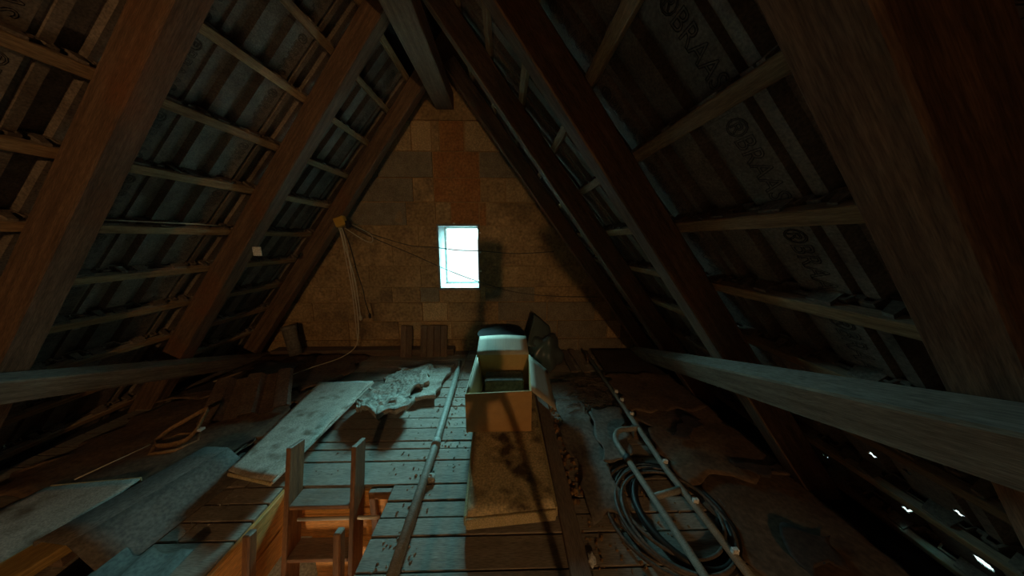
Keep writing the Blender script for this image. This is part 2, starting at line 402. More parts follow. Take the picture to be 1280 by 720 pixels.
for r in range(len(zl) - 1):
    if r in rows: cells = rows[r]
    else:
        x = -3.4 + (0.29 if r % 2 else 0); cells = []
        while x < 2.2: cells.append((x, x + 0.60, 'blk_orange')); x += 0.60
    for (x0, x1, m) in cells:
        z0, z1 = zl[r], zl[r + 1]
        parts = [(x0, x1, z0, z1)]
        if x0 < WX1 and x1 > WX0 and z0 < WZ1 and z1 > WZ0:
            parts = []
            if x0 < WX0: parts.append((x0, WX0, z0, z1))
            if x1 > WX1: parts.append((WX1, x1, z0, z1))
            a, b = max(x0, WX0), min(x1, WX1)
            if z0 < WZ0 - 0.03: parts.append((a, b, z0, WZ0))
            if z1 > WZ1 + 0.03: parts.append((a, b, WZ1, z1))
        for (a, b, c, d) in parts:
            g = 0.006 if (r not in (3, 4, 5, 6) or m == 'blk_grey') else 0.0015
            if b - a < 0.04: continue
            pl = in_gable([(a + g, c + g), (b - g, c + g), (b - g, d - g), (a + g, d - g)], 0.31)
            if len(pl) >= 3: prism('wall_block', pl, YF - random.uniform(0.0, 0.006 if g > 0.005 else 0.0015) - (0.004 if m == 'blk_grey' else 0), YF + 0.03, m, wall)
wb = prism('wall_back', [(-4.0, -0.14), (2.7, -0.14), (RX, RZ + 0.45)], YB - 0.1, YB, 'darkback'); tag(wb, kind='structure')

# window: white lining, sash and pane
win = empty('window_1', ((WX0 + WX1) / 2, YF + 0.05, WZ0)); tag(win, kind='structure')
tl = 0.022
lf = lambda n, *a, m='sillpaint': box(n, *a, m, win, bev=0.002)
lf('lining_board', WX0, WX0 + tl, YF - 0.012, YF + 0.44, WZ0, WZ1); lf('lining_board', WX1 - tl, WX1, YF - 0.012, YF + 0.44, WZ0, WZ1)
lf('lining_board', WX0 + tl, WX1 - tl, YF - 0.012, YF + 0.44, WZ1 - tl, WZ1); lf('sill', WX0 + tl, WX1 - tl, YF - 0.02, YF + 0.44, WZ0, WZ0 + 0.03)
ys0, ys1 = YF + 0.305, YF + 0.345
sash = empty('sash', (0, 0, 0)); sash.parent = win
fx0, fx1, fz0, fz1 = WX0 + tl, WX1 - tl, WZ0 + 0.03, WZ1 - tl
for (a, b, c, d) in ((fx0, fx0 + 0.025, fz0, fz1), (fx1 - 0.02, fx1, fz0, fz1), (fx0 + 0.025, fx1 - 0.02, fz0, fz0 + 0.035), (fx0 + 0.025, fx1 - 0.02, fz1 - 0.02, fz1)):
    o = box('sash_bar', a, b, ys0, ys1, c, d, 'white', win, bev=0.002)
bpy.data.objects.remove(sash)
box('pane', fx0 + 0.02, fx1 - 0.015, YF + 0.323, YF + 0.327, fz0 + 0.03, fz1 - 0.015, 'glass', win, bev=0)
for z in (1.20, 1.42, 0.98): box('hinge_tab', WX1 - 0.004, WX1 + 0.016, YF - 0.022, YF - 0.010, z, z + 0.02, 'white', win, bev=0.001)
box('hinge_tab', -0.60, -0.575, YF - 0.022, YF - 0.010, WZ1 - 0.004, WZ1 + 0.014, 'white', win, bev=0.001)

# ------------------------------------------------------------------ roof: light seal, rafters, battens, tiles
HOLES = [(0.98, 0.46, 0.021), (0.965, 0.205, 0.022), (0.86, 0.50, 0.017), (0.77, 0.415, 0.019), (0.768, 0.205, 0.027), (1.26, 0.21, 0.018)]
N_TILE = -0.185
def seal_sheet(name, side):
    """added sheet outside the tiles that stops daylight leaking in; left open over the broken tiles"""
    n = -0.264; t0 = -0.36; t1 = t_of_z(-0.45, n)
    ys = {YB - 0.05, YF + 0.48}; ts = {t0, t1}; cells = []
    if side > 0:
        for (y, z, r) in HOLES:
            t = t_of_z(z, N_TILE)
            k0 = math.floor((y - 0.735) / 0.44); q = roof_pt(side, y, t, N_TILE); s_, t_, n_ = frame(side)
            d = (q - Vector((0, 0, 1.35))).normalized(); gap = -0.264 - (N_TILE + 0.0 - 0.012)
            kk = gap / d.dot(n_); y += kk * d.dot(s_); t += kk * d.dot(t_); w = r * 1.1 + 0.014; cells.append((y - w, y + w, t - w, t + w))
            ys |= {y - w, y + w}; ts |= {t - w, t + w}
    ys = sorted(ys); ts = sorted(ts); V = []; F = []; W = len(ts)
    for y in ys:
        for t in ts: V.append(roof_pt(side, y, t, n))
    for i in range(len(ys) - 1):
        for j in range(W - 1):
            cy, ct = (ys[i] + ys[i + 1]) / 2, (ts[j] + ts[j + 1]) / 2
            if any(a < cy < b and c < ct < d for a, b, c, d in cells): continue
            F.append((i * W + j, i * W + j + 1, (i + 1) * W + j + 1, (i + 1) * W + j))
    o = mesh(name, V, F, 'darkback'); tag(o, kind='structure')
    return o
ceil = {-1: seal_sheet('ceiling_left', -1), 1: seal_sheet('ceiling_right', 1)}

RD, RW = 0.14, 0.11                       # rafter depth and width
rafters = [0.47 + 0.87 * k for k in (-7, -6, -5, -4, -3, -2, -1, 0, 1, 2, 3)]
for side in (-1, 1):
    n_ = frame(side)[2]
    for k, yf in enumerate(rafters):
        yc = yf - RW / 2
        ja = random.uniform(-0.01, 0.01) if side < 0 else 0.0
        beam('rafter', roof_pt(side, yc, 0.06, -RD / 2 + ja), roof_pt(side, yc, t_of_z(-0.10, -RD / 2), -RD / 2 + ja), RW, RD, 'rafter', n_, ceil[side], bev=0.006)
ZB = [2.885, 2.60, 2.30, 1.99, 1.70, 1.41, 1.145, 0.885, 0.615, 0.345, 0.075]
NB = -RD - 0.016
for side in (-1, 1):
    n_ = frame(side)[2]
    for z in ZB:
        t = t_of_z(z, NB)
        a = roof_pt(side, YB + 0.02, t, NB); b = roof_pt(side, YF - 0.005, t, NB)
        cuts = [YB + 0.02] + [y - RW / 2 for y in rafters[3::2]] + [YF - 0.005]
        for y0, y1 in zip(cuts[:-1], cuts[1:]):
            if y1 - y0 < 0.05: continue
            beam('batten', roof_pt(side, y0 + 0.002, t + random.uniform(-0.004, 0.004), NB), roof_pt(side, y1 - 0.002, t + random.uniform(-0.004, 0.004), NB), 0.048, 0.032, 'batten', n_, ceil[side], bev=0.003)
TW, TL = 0.44, 0.425
PROF = [(-0.018, -0.012), (0.006, -0.012), (0.012, 0.012), (0.155, 0.012), (0.165, -0.024), (0.215, -0.024), (0.223, 0.008), (0.31, 0.008), (0.318, -0.026), (0.385, -0.026), (0.393, 0.010), (0.425, 0.010), (0.428, -0.004), (0.442, -0.004)]
def prof_h(s):
    for (a, ha), (b, hb) in zip(PROF[:-1], PROF[1:]):
        if a <= s <= b: return ha + (hb - ha) * (s - a) / (b - a)
    return 0.0
def tile_mesh(name, holes=()):
    """ribbed underside of an interlocking tile with hanging nibs; each hole (s, t, r) is a chip broken out of it"""
    tt = [0.0, TL]; prof = list(PROF)
    for (hs, ht, hr) in holes:
        tt += [min(max(q, 0.001), TL - 0.001) for q in (ht - hr, ht - hr * 0.3, ht + hr * 0.4, ht + hr)]
        for s in (hs - hr * 0.8, hs - hr * 0.3, hs + hr * 0.3, hs + hr * 0.75): prof.append((s, prof_h(s)))
    tt = sorted(set(tt)); prof = sorted(set(prof))
    V = []; F = []; W = len(prof)
    for t in tt:
        for (s, h) in prof: V.append((s, t, h + t / TL * -0.030))
    for j in range(len(tt) - 1):
        for i in range(W - 1):
            cs, ct = (prof[i][0] + prof[i + 1][0]) / 2, (tt[j] + tt[j + 1]) / 2
            if any(abs(cs - hs) < hr * 0.8 and abs(ct - ht) < hr and abs(cs - hs) / (0.8 * hr) + abs(ct - ht) / hr < 1.3 for hs, ht, hr in holes): continue
            F.append((j * W + i, j * W + i + 1, (j + 1) * W + i + 1, (j + 1) * W + i))
    k = len(V) - W                        # butt lip that closes down onto the next course
    for (s, h) in prof: V.append((s, TL - 0.004, h - 0.030 + 0.024))
    for i in range(W - 1): F.append((k + i, k + i + 1, k + W + i + 1, k + W + i))
    # two nibs that hook over the batten and the butt edge
    for (a, b) in ((0.03, 0.11), (0.235, 0.30), (0.335, 0.37)):
        k = len(V)
        V += [(a, -0.004, -0.012), (b, -0.004, -0.012), (b, 0.026, -0.012), (a, 0.026, -0.012), (a + .004, 0.0, 0.034), (b - .006, 0.0, 0.030), (b - .006, 0.022, 0.034), (a + .004, 0.022, 0.038)]
        F += [tuple(k + i for i in f) for f in ((0, 3, 2, 1), (4, 5, 6, 7), (0, 1, 5, 4), (1, 2, 6, 5), (2, 3, 7, 6), (3, 0, 4, 7))]
    me = bpy.data.meshes.new(name)
    me.from_pydata(V, [], F); me.materials.append(M['tile'])
    return me
TILE = tile_mesh('roof_tile')
# raised dark outlines standing in for lettering pressed into the underside, reading down the slope
tcu = bpy.data.curves.new('lettering', 'FONT'); tcu.body = '\u00aeBRAAS'; tcu.size = 0.075; tcu.space_character = 1.05; tcu.fill_mode = 'NONE'
tcu.bevel_depth = 0.0011; tcu.bevel_resolution = 0; tcu.resolution_u = 3
to = bpy.data.objects.new('lettering', tcu); COL.objects.link(to)
bpy.context.view_layer.update()
LET = bpy.data.meshes.new_from_object(to.evaluated_get(bpy.context.evaluated_depsgraph_get()))
bpy.data.objects.remove(to)
lx = [v.co.x for v in LET.vertices]; ly = [v.co.y for v in LET.vertices]
lx0, lxs, ly0, lys = min(lx), max(lx) - min(lx), min(ly), max(ly) - min(ly)
for v in LET.vertices:                    # x runs down the slope, y across the pan
    a = (v.co.x - lx0) / lxs * 0.275 + 0.085; b = (v.co.y - ly0) / lys * 0.066
    v.co = (0.098 - b, a, 0.0128 - a / TL * 0.030)
LET.materials.clear(); LET.materials.append(M['tileletter'])
for side in (-1, 1):
    s_, t_, n_ = frame(side)
    rot = Matrix((s_, t_, n_)).transposed().to_euler()
    c = ceil[side]; oc = origin_of(c)
    cols = range(-9, 9)
    for z in ZB:
        t = t_of_z(z, N_TILE) - 0.055
        for k in cols:
            ys = (0.735 + TW * k) if side > 0 else (2.0 + TW * k)   # s runs along +Y on the right, along -Y on the left
            lo, hi = (ys, ys + TW) if side > 0 else (ys - TW, ys)
            if hi > YF + 0.40 or lo < -1.1: continue
            me = TILE
            chips = []
            if side > 0:
                for (hy, hz, hr) in HOLES:
                    hs, ht = hy - ys, t_of_z(hz, N_TILE) - t
                    if -0.01 < hs < 0.435 and -0.01 < ht < 0.43: chips.append((hs, ht, hr))
            if chips: me = tile_mesh('broken_roof_tile', chips)
            o = bpy.data.objects.new('roof_tile', me); put(o, c)
            o.rotation_euler = rot; o.location = roof_pt(side, ys, t, N_TILE) - oc
            sm = o.modifiers.new('thickness', 'SOLIDIFY'); sm.thickness = 0.010 if me is TILE else 0.004; sm.offset = -1
            if hi > 0.35 and z > 0.5 and me is TILE:
                q = bpy.data.objects.new('lettering', LET); put(q, o)
# ridge beam and the diagonal braces under the rafters
rb = beam('ridge_beam', (RX - 0.01, YB + 0.05, 2.80), (RX - 0.01, YF - 0.01, 2.80), 0.19, 0.16, 'ridge', parent=ceil[-1], bev=0.006)
for side in (-1, 1):
    n_ = frame(side)[2]
    y0, y1 = -1.2, 3.20
    zz = (lambda y: 1.20 - 0.369 * y) if side > 0 else (lambda y: 1.165 - 0.369 * y)
    nn = 0.038
    a = roof_pt(side, y0, t_of_z(zz(y0) - 0.04, nn), nn); b = roof_pt(side, y1, t_of_z(zz(y1) - 0.04, nn), nn)
    beam('brace', a, b, 0.135, 0.075, 'brace', n_, ceil[side], bev=0.006)
# white tag pinned to the second rafter on the left
bw = tube('batten_wire', [(-2.015, 1.36, 1.45), (-2.012, 1.9, 1.452), (-2.018, 2.12, 1.448)], 0.004, 'cable', None, 6); tag(bw, 'thin pale wire running along a batten between the left rafters', 'wire')
tg = box('paper_tag', -1.862, -1.80, 2.090, 2.096, 1.235, 1.30, 'white', bev=0.001)
tag(tg, 'small white tag pinned to the edge of a left rafter', 'tag')

# ------------------------------------------------------------------ room below the hatch
LX0, LX1, LY0, LY1, LZ = -3.6, 1.2, -1.2, 3.4, -2.55
lowf = box('floor_lower', LX0, LX1, LY0, LY1, LZ - 0.1, LZ, 'ply', bev=0); tag(lowf, kind='structure')
for nm, a in (('wall_lower_left', (LX0 - 0.1, LX0, LY0, LY1)), ('wall_lower_right', (LX1, LX1 + 0.1, LY0, LY1)), ('wall_lower_front', (LX0, LX1, LY1, LY1 + 0.1)), ('wall_lower_back', (LX0, LX1, LY0 - 0.1, LY0))):
    w = box(nm, *a, LZ - 0.1, -0.30, 'cream', bev=0); tag(w, kind='structure')
lc = deck('ceiling_lower', LX0 - 0.1, LX1 + 0.1, LY0 - 0.1, LY1 + 0.1, -0.30, -0.27, (HX0 - 0.03, HX1 + 0.03, HY0 - 0.03, HY1 + 0.03), 'cream'); tag(lc, kind='structure')
hat = empty('trim_1', ((HX0 + HX1) / 2, HY1, -0.62)); tag(hat, kind='structure')
# pine lining of the hatch, board by board
for k in range(4):
    z1 = -0.030 - k * 0.15; z0 = z1 - 0.146
    box('lining_board', HX0 - 0.02 if k < 2 else -1.12, HX1 + 0.02, HY1 + 0.001, HY1 + 0.024, z0, z1, 'pinewood', hat)
for k in range(2):
    z1 = -0.030 - k * 0.15; z0 = z1 - 0.146
    zt_ = z1 + (0.026 if k == 0 else 0)
    for (xa, xb) in ((HX0 - 0.023, HX0 - 0.001), (HX1 + 0.001, HX1 + 0.023)):
        if xa > HX0: zt_ = z1
        beam('lining_board', ((xa + xb) / 2, HY0, (z0 + zt_) / 2), ((xa + xb) / 2, HY1, (z0 + zt_) / 2), 0.022, zt_ - z0, 'pinewood', parent=hat)
    box('lining_board', HX0 - 0.02, HX1 + 0.02, HY0 - 0.024, HY0 - 0.001, z0, z1, 'pinewood', hat)
beam('corner_post', (-0.735, 1.318, -0.33), (-0.735, 1.318, -0.004), 0.035, 0.03, 'ladderwood', (0, 1, 0), hat)
box('corner_rail', -0.72, -0.63, 1.305, 1.335, -0.05, -0.004, 'ladderwood', hat)

lb = empty('pendant_bulb', (-0.95, 0.75, -1.30)); tag(lb, 'bare warm bulb hanging in the room below the hatch', 'lamp')
V, F = lathe_data([(0.001, -0.045), (0.02, -0.04), (0.036, -0.015), (0.036, 0.01), (0.02, 0.035), (0.013, 0.05)], 12, (-0.95, 0.35, -1.30)); mesh('bulb', V, F, 'bulb_low', lb, True)
V, F = lathe_data([(0.018, 0.05), (0.018, 0.10), (0.006, 0.11)], 12, (-0.95, 0.35, -1.30)); mesh('socket', V, F, 'black', lb, True)
tube('flex', [(-0.95, 0.35, -1.19), (-0.95, 0.35, -0.31)], 0.004, 'black', lb, 6)

# ------------------------------------------------------------------ the bulb on a rafter behind the camera
LP = Vector((0.322, -3.50, 1.752))
al = empty('rafter_bulb', LP); tag(al, 'bare lit bulb hung from a right rafter far behind the viewer', 'lamp')
V, F = lathe_data([(0.001, -0.05), (0.022, -0.045), (0.04, -0.018), (0.04, 0.012), (0.022, 0.04), (0.014, 0.055)], 12, LP); mesh('bulb', V, F, 'bulb', al, True)
V, F = lathe_data([(0.02, 0.055), (0.02, 0.11), (0.006, 0.12)], 12, LP); mesh('socket', V, F, 'black', al, True)
tube('flex', [LP + Vector((0, 0, 0.12)), LP + Vector((0.0, 0, 0.3))], 0.004, 'black', al, 6)
# the scanner on its tripod that throws the shadow on the gable
sc_ = empty('tripod_scanner', (0, -0.2, 0)); tag(sc_, 'tall dark scanner head on a tripod, seen by its shadow beside the window', 'tripod')
box('head', 0.012, 0.145, -0.30, -0.12, 1.22, 1.55, 'black', sc_, bev=0.02)
tube('pole', [(0.02, -0.2, 0.69), (0.02, -0.2, 1.23)], 0.018, 'black', sc_, 10)
V, F = lathe_data([(0.04, 0.83), (0.10, 0.85), (0.115, 0.95), (0.06, 1.04), (0.03, 1.09)], 16, (0.01, -0.2, 0)); mesh('hub', V, F, 'black', sc_, True)
for f in ((0.335, 0.20, 0.015), (-0.36, 0.02, 0.015), (-0.22, -0.60, 0.015)):
    tube('leg', [(0.055 + 0.05 * f[0], -0.2 + 0.05 * (f[1] + 0.2), 0.93), f], [0.018, 0.012], 'black', sc_, 8)

# ------------------------------------------------------------------ loft ladder in the hatch
ld = empty('loft_ladder', (-0.965, 1.2, -2.5)); tag(ld, 'dark wooden loft ladder rising through the lit floor hatch', 'ladder')
yl = lambda z: 1.285 + 0.24 * z
for xc in (-1.135, -0.80):
    p0 = Vector((xc, yl(-2.4) , -2.4)); p1 = Vector((xc, yl(0.27), 0.27))
    beam('side_rail', p0, p1, 0.105, 0.024, 'ladderwood', (1, 0, 0), ld, bev=0.003)
for k in range(9):
    z = -0.012 - 0.25 * k
    box('tread', -1.121, -0.814, yl(z) - 0.052, yl(z) + 0.055, z - 0.012, z + 0.012, 'ladderwood', ld)
tube('steel_rod', [(-1.10, 1.25, -0.10), (-0.645, 1.25, -0.098)], 0.009, 'chrome', ld, 10)
for xc in (-1.165, -0.765):
    o = beam('support_post', (xc, 0.735, -1.6), (xc, 1.07, 0.045), 0.045, 0.034, 'ladderwood', (1, 0, 0), ld, bev=0.006)

# ------------------------------------------------------------------ cardboard box on a stained panel
PZ = 0.085
pn = empty('stained_panel', (0.0, 1.7, 0)); tag(pn, 'mould stained beige panel lying under the open cardboard box', 'panel')
sheet('panel_face', [(-0.183, 1.085, PZ - 0.012), (0.232, 1.12, PZ - 0.012), (0.215, 2.25, PZ - 0.02), (-0.235, 2.25, PZ - 0.02)], 'stained', pn, 14, 20, 0.012, 0.002, 3, 0.0, 2.0)
e0 = [(-0.19, 1.075, PZ - 0.030), (0.235, 1.111, PZ - 0.030)]
beam('edge_strip', e0[0], e0[1], 0.02, 0.055, 'board_edge', parent=pn, bev=0.006)
beam('edge_strip', (-0.192, 1.085, PZ - 0.03), (-0.243, 2.25, PZ - 0.034), 0.018, 0.055, 'board_edge', parent=pn, bev=0.006)
beam('edge_strip', (0.238, 1.12, PZ - 0.03), (0.222, 2.25, PZ - 0.034), 0.018, 0.055, 'board_edge', parent=pn, bev=0.006)
for y in (1.25, 2.0): box('support_batten', -0.17, 0.215, y, y + 0.04, 0.0, PZ - 0.02, 'dusty', pn)

bx = empty('cardboard_box', (-0.03, 1.9, PZ)); tag(bx, 'open brown cardboard box standing with its flaps spread', 'box')
b0, b1, h = 1.635, 2.235, 0.275
zt = PZ + 0.02
fl, fr, bl_, br_ = Vector((-0.262, b0, zt)), Vector((0.163, b0, zt)), Vector((-0.252, b1, zt)), Vector((0.195, b1, zt))
up = Vector((0, 0, h))
def quadwall(name, a, b, hgt, m, hgt2=None):
    hgt2 = hgt if hgt2 is None else hgt2
    V = [a, b, b + Vector((0, 0, hgt2)), a + Vector((0, 0, hgt))]
    return mesh(name, V, [(0, 1, 2, 3)], m, bx, solid=0.005)
quadwall('front_side', fl, fr, 0.272, 'card', 0.288); quadwall('left_side', fl, bl_, 0.272, 'card_in', 0.275)
quadwall('right_side', fr, br_, 0.288, 'card', 0.275); quadwall('back_side', bl_, br_, 0.275, 'card')
mesh('bottom', [fl + Vector((0, 0, .004)), fr + Vector((0, 0, .004)), br_ + Vector((0, 0, .004)), bl_ + Vector((0, 0, .004))], [(0, 1, 2, 3)], 'card', bx, solid=0.005)
def flap(name, a, b, d, m, bow=0.0):
    a = Vector(a); b = Vector(b); d = Vector(d); V = []; F = []; n = 6; k = 4
    for j in range(k + 1):
        for i in range(n + 1):
            p = a.lerp(b, i / n) + d * (j / k); p.z += bow * math.sin(math.pi * i / n) * j / k - 0.3 * bow * (j / k) ** 2
            inset = 0.03 * (j / k); p += (a.lerp(b, 0.5) - a.lerp(b, i / n)) * inset
            V.append(p)
    for j in range(k):
        for i in range(n): F.append((j * (n + 1) + i, j * (n + 1) + i + 1, (j + 1) * (n + 1) + i + 1, (j + 1) * (n + 1) + i))
    return mesh(name, V, F, m, bx, True, solid=0.005)
flap('back_flap', bl_ + Vector((0, 0, .275)), br_ + Vector((0, 0, .275)), (0.0, 0.235, 0.085), 'card_in', 0.012)
flap('right_flap', fr + Vector((0, 0, .288)), br_ + Vector((0, 0, .275)), (0.165, 0.0, -0.145), 'card_in', 0.0)
flap('front_flap', fl + Vector((0.01, 0.01, .268)), fr + Vector((-0.01, 0.01, .284)), (0.0, 0.035, -0.23), 'card', 0.0)
flap('left_flap', fl + Vector((0.01, 0.03, .270)), bl_ + Vector((0.01, -0.03, .27)), (0.05, 0.0, -0.2), 'card_in', 0.0)
ib = box('dark_tin', -0.17, 0.14, 2.02, 2.19, zt + 0.008, zt + 0.15, 'greysheet', bev=0.01); tag(ib, 'flat grey packet lying inside the open cardboard box', 'packet')

# ------------------------------------------------------------------ long pole on the floor
pl = empty('floor_pole', (-0.48, 1.7, 0)); tag(pl, 'long dusty grey pole lying along the floor left of the box', 'pole')
tube('pole_tube', [(-0.455, 0.30, 0.028), (-0.465, 1.63, 0.026), (-0.505, 2.86, 0.026)], 0.024, 'pipe', pl, 14)
tube('joint_sleeve', [(-0.4645, 1.60, 0.027), (-0.4665, 1.66, 0.027)], 0.0275, 'pipe', pl, 14)

# ------------------------------------------------------------------ chipboard panel, wool heap, slab
cb = empty('chipboard_panel', (-1.38, 1.8, 0)); tag(cb, 'pale dusty chipboard panel propped flat beside the ladder hatch', 'panel')
sheet('panel_face', [(-1.52, 1.35, 0.095), (-1.215, 1.262, 0.115), (-1.175, 2.29, 0.11), (-1.665, 2.33, 0.085)], 'chip', cb, 16, 24, 0.012, 0.002, 3, 0.012, 5.0)
beam('front_edge', (-1.52, 1.345, 0.09), (-1.215, 1.258, 0.108), 0.012, 0.02, 'board_edge', parent=cb)
beam('side_edge', (-1.212, 1.26, 0.112), (-1.172, 2.29, 0.108), 0.010, 0.018, 'chip', parent=cb)
for y in (1.42, 2.1): box('support_block', -1.48, -1.25, y, y + 0.06, 0.0, 0.088, 'dusty', cb)

def heap(name, cx, cy, rx, ry, hgt, m, seed, nx=40, ny=40, rough=0.05, fr=7, edge=0.14):
    V = []; F = []
    for j in range(ny + 1):
        for i in range(nx + 1):
            u, v = i / nx * 2 - 1, j / ny * 2 - 1
            x, y = cx + u * rx, cy + v * ry
            wob = 0.16 * noise.noise((x * 5 + seed, y * 5, 1)) + 0.10 * noise.noise((x * 13, y * 13 + seed, 4))
            d = 1 - math.sqrt(u * u + v * v) * 1.0 + wob
            k = min(max(d / edge, 0), 1); k = k * k * (3 - 2 * k)
            z = k * (hgt * 0.7 + rough * (0.6 + noise.noise((x * fr + seed, y * fr, 2)) + 0.6 * noise.noise((x * fr * 2.6, y * fr * 2.6, seed))))
            V.append((x, y, z - 0.002 if k > 0 else -0.004))
    W = nx + 1
    for j in range(ny):
        for i in range(nx):
            f = (j * W + i, j * W + i + 1, (j + 1) * W + i + 1, (j + 1) * W + i)
            if max(V[q][2] for q in f) > 0: F.append(f)
    return mesh(name, V, F, m, smooth=True)
# wool blanket: a crumpled slab with a raised, overhanging front edge
def turb(x, y, sd): return noise.noise((x * 6 + sd, y * 6, sd)) + 0.6 * abs(noise.noise((x * 15, y * 15 + sd, 1))) + 0.35 * noise.noise((x * 38 + sd, y * 38, 4)) + 0.2 * noise.noise((x * 80, y * 80, sd))
wq = sheet('wool_blanket', [(-1.155, 1.86, 0.05), (-0.79, 1.85, 0.07), (-0.70, 2.72, 0.005), (-1.13, 2.66, 0.005)], 'wool', None, 80, 90, 0.035, 0.0, 8.0, 0.13, 1.7,
           zf=lambda u, v: 0.030 * turb(u * 0.45, v * 0.85, 2.5) + 0.022 * (1 - v) + 0.025 * max(0, noise.noise((u * 4, v * 3, 8.8))))
tag(wq, 'crumpled dusty insulation wool heaped between chipboard panel and floor pole', 'insulation')
sl = sheet('dusty_slab', [(-0.80, 2.12, 0.028), (-0.60, 2.14, 0.028), (-0.56, 2.80, 0.005), (-0.86, 2.80, 0.005)], 'wool', None, 14, 24, 0.028, 0.006, 4, 0.04, 9.0)
tag(sl, 'flat dusty slab lying against the far end of the pole', 'slab')

# ------------------------------------------------------------------ left: ridge cap, plank, boards, corrugated sheet
def loft_strip(name, rows_, m, parent=None, solid=0.008, smooth=True):
    V = [p for r in rows_ for p in r]; W = len(rows_[0]); F = []
    for j in range(len(rows_) - 1):
        for i in range(W - 1): F.append((j * W + i, j * W + i + 1, (j + 1) * W + i + 1, (j + 1) * W + i))
    return mesh(name, V, F, m, parent, smooth, solid)
rc = empty('ridge_cap', (-1.77, 1.2, 0)); tag(rc, 'long angled grey ridge cap lying over a plank beside white board', 'ridge cap')
def cap_row(k, side):
    y = 0.955 + k * 0.57; xc = -1.765 + 0.075 * k; z = 0.145 - 0.04 * k; dz = -0.04 * k
    if side < 0: pts = [(xc - 0.205, 0.050), (xc - 0.215, 0.080), (xc - 0.205, 0.108), (xc - 0.18, 0.122), (xc - 0.10, 0.134), (xc, z)]
    else: pts = [(xc, z), (xc + 0.045, 0.108), (xc + 0.09, 0.070), (xc + 0.14, 0.030), (xc + 0.165, 0.010)]
    return [Vector((x, y + (-(x - xc)) * 0.2, zz if zz == z else max(zz + dz, 0.008))) for x, zz in pts]
loft_strip('left_wing', [cap_row(k / 6, -1) for k in range(7)], 'cement', rc)
loft_strip('right_wing', [cap_row(k / 6, 1) for k in range(7)], 'cement', rc)
yp = beam('wood_plank', (-2.02, 0.55, 0.065), (-1.905, 1.10, 0.065), 0.15, 0.045, 'yellowwood', bev=0.005); tag(yp, 'yellow wooden plank poking out from under the ridge cap', 'plank')
sp = box('support_block', -2.0, -1.86, 0.98, 1.06, 0.0, 0.042, 'dusty'); tag(sp, 'small dark block under the yellow plank', 'block')
wbd = empty('white_board', (-2.2, 1.1, 0)); tag(wbd, 'dirty white board lying flat left of the ridge cap', 'board')
sheet('board_face', [(-2.60, 0.70, 0.045), (-1.97, 0.74, 0.045), (-2.02, 1.365, 0.045), (-2.44, 1.325, 0.045)], 'chip', wbd, 12, 14, 0.010, 0.0015, 3, 0.008, 6.0)
beam('back_edge', (-2.44, 1.33, 0.045), (-2.02, 1.37, 0.045), 0.012, 0.026, 'board_edge', parent=wbd)
box('under_batten', -2.45, -2.1, 1.10, 1.15, 0.0, 0.042, 'dusty', wbd)
# corrugated sheet, ribs running towards the viewer
rws = []
for j in range(2):
    y = 0.35 + 0.66 * j; row = []
    for i in range(49):
        x = -1.78 + 0.43 * i / 48 + (0.035 if j == 0 else 0)
        row.append(Vector((x, y + 0.008 * math.sin(i * 0.52), 0.030 + 0.016 * math.cos(i / 48 * 2 * math.pi * 3.2))))
    rws.append(row)
cs = loft_strip('corrugated_sheet', rws, 'cement', None, 0.006); tag(cs, 'grey corrugated roofing sheet on the floor at the lower left', 'roofing sheet')
# dark felt lying over the floor towards the left eave
for (q, m, sd, lab) in (
    ([(-2.80, 1.28, 0.002), (-1.62, 1.42, 0.002), (-1.70, 2.30, 0.002), (-2.80, 2.20, 0.002)], 'felt', 1.0, 'dark brown felt spread on the floor behind the white board'),
    ([(-2.80, 2.10, 0.02), (-1.66, 2.34, 0.012), (-1.55, 3.05, 0.008), (-2.80, 3.02, 0.02)], 'felt', 4.0, 'crumpled brown felt by the gable wall under the left roof'),
    ([(-2.72, 2.15, 0.035), (-2.25, 2.35, 0.03), (-2.10, 2.85, 0.03), (-2.68, 2.80, 0.04)], 'feltdark', 7.0, 'dark folded felt heap lying behind the ribbed clay piece')):
    o = sheet('felt_sheet', q, m, None, 20, 20, 0.012, 0.025, 4.0, 0.14, sd); tag(o, lab, 'felt', 'felt sheets under the left roof')
# ribbed clay piece leaning
def ribbed(name, q, m, ribs, amp, parent=None, nx=40):
    q = [Vector(p) for p in q]; nrm = (q[1] - q[0]).cross(q[3] - q[0]).normalized(); rr = []
    for j in range(9):
        row = []
        for i in range(nx + 1):
            u = i / nx; p = q[0].lerp(q[1], u).lerp(q[3].lerp(q[2], u), j / 8)
            w = math.sin(u * math.pi * ribs); row.append(p + nrm * amp * (1 if w > 0.35 else (-0.3 if w < -0.2 else 0.35)))
        rr.append(row)
    return loft_strip(name, rr, m, parent, 0.014, False)
cp = ribbed('clay_tile', [(-2.22, 1.84, 0.03), (-1.70, 2.02, 0.06), (-1.86, 2.30, 0.23), (-2.32, 2.12, 0.22)], 'clay', 5, 0.034)
tag(cp, 'spare ribbed clay tile leaning on dark felt beside the chipboard', 'roof tile')
st = beam('pale_stick', (-2.60, 2.33, 0.11), (-2.48, 2.60, 0.11), 0.02, 0.012, 'batten'); tag(st, 'thin pale stick lying on dark felt at the left', 'stick')
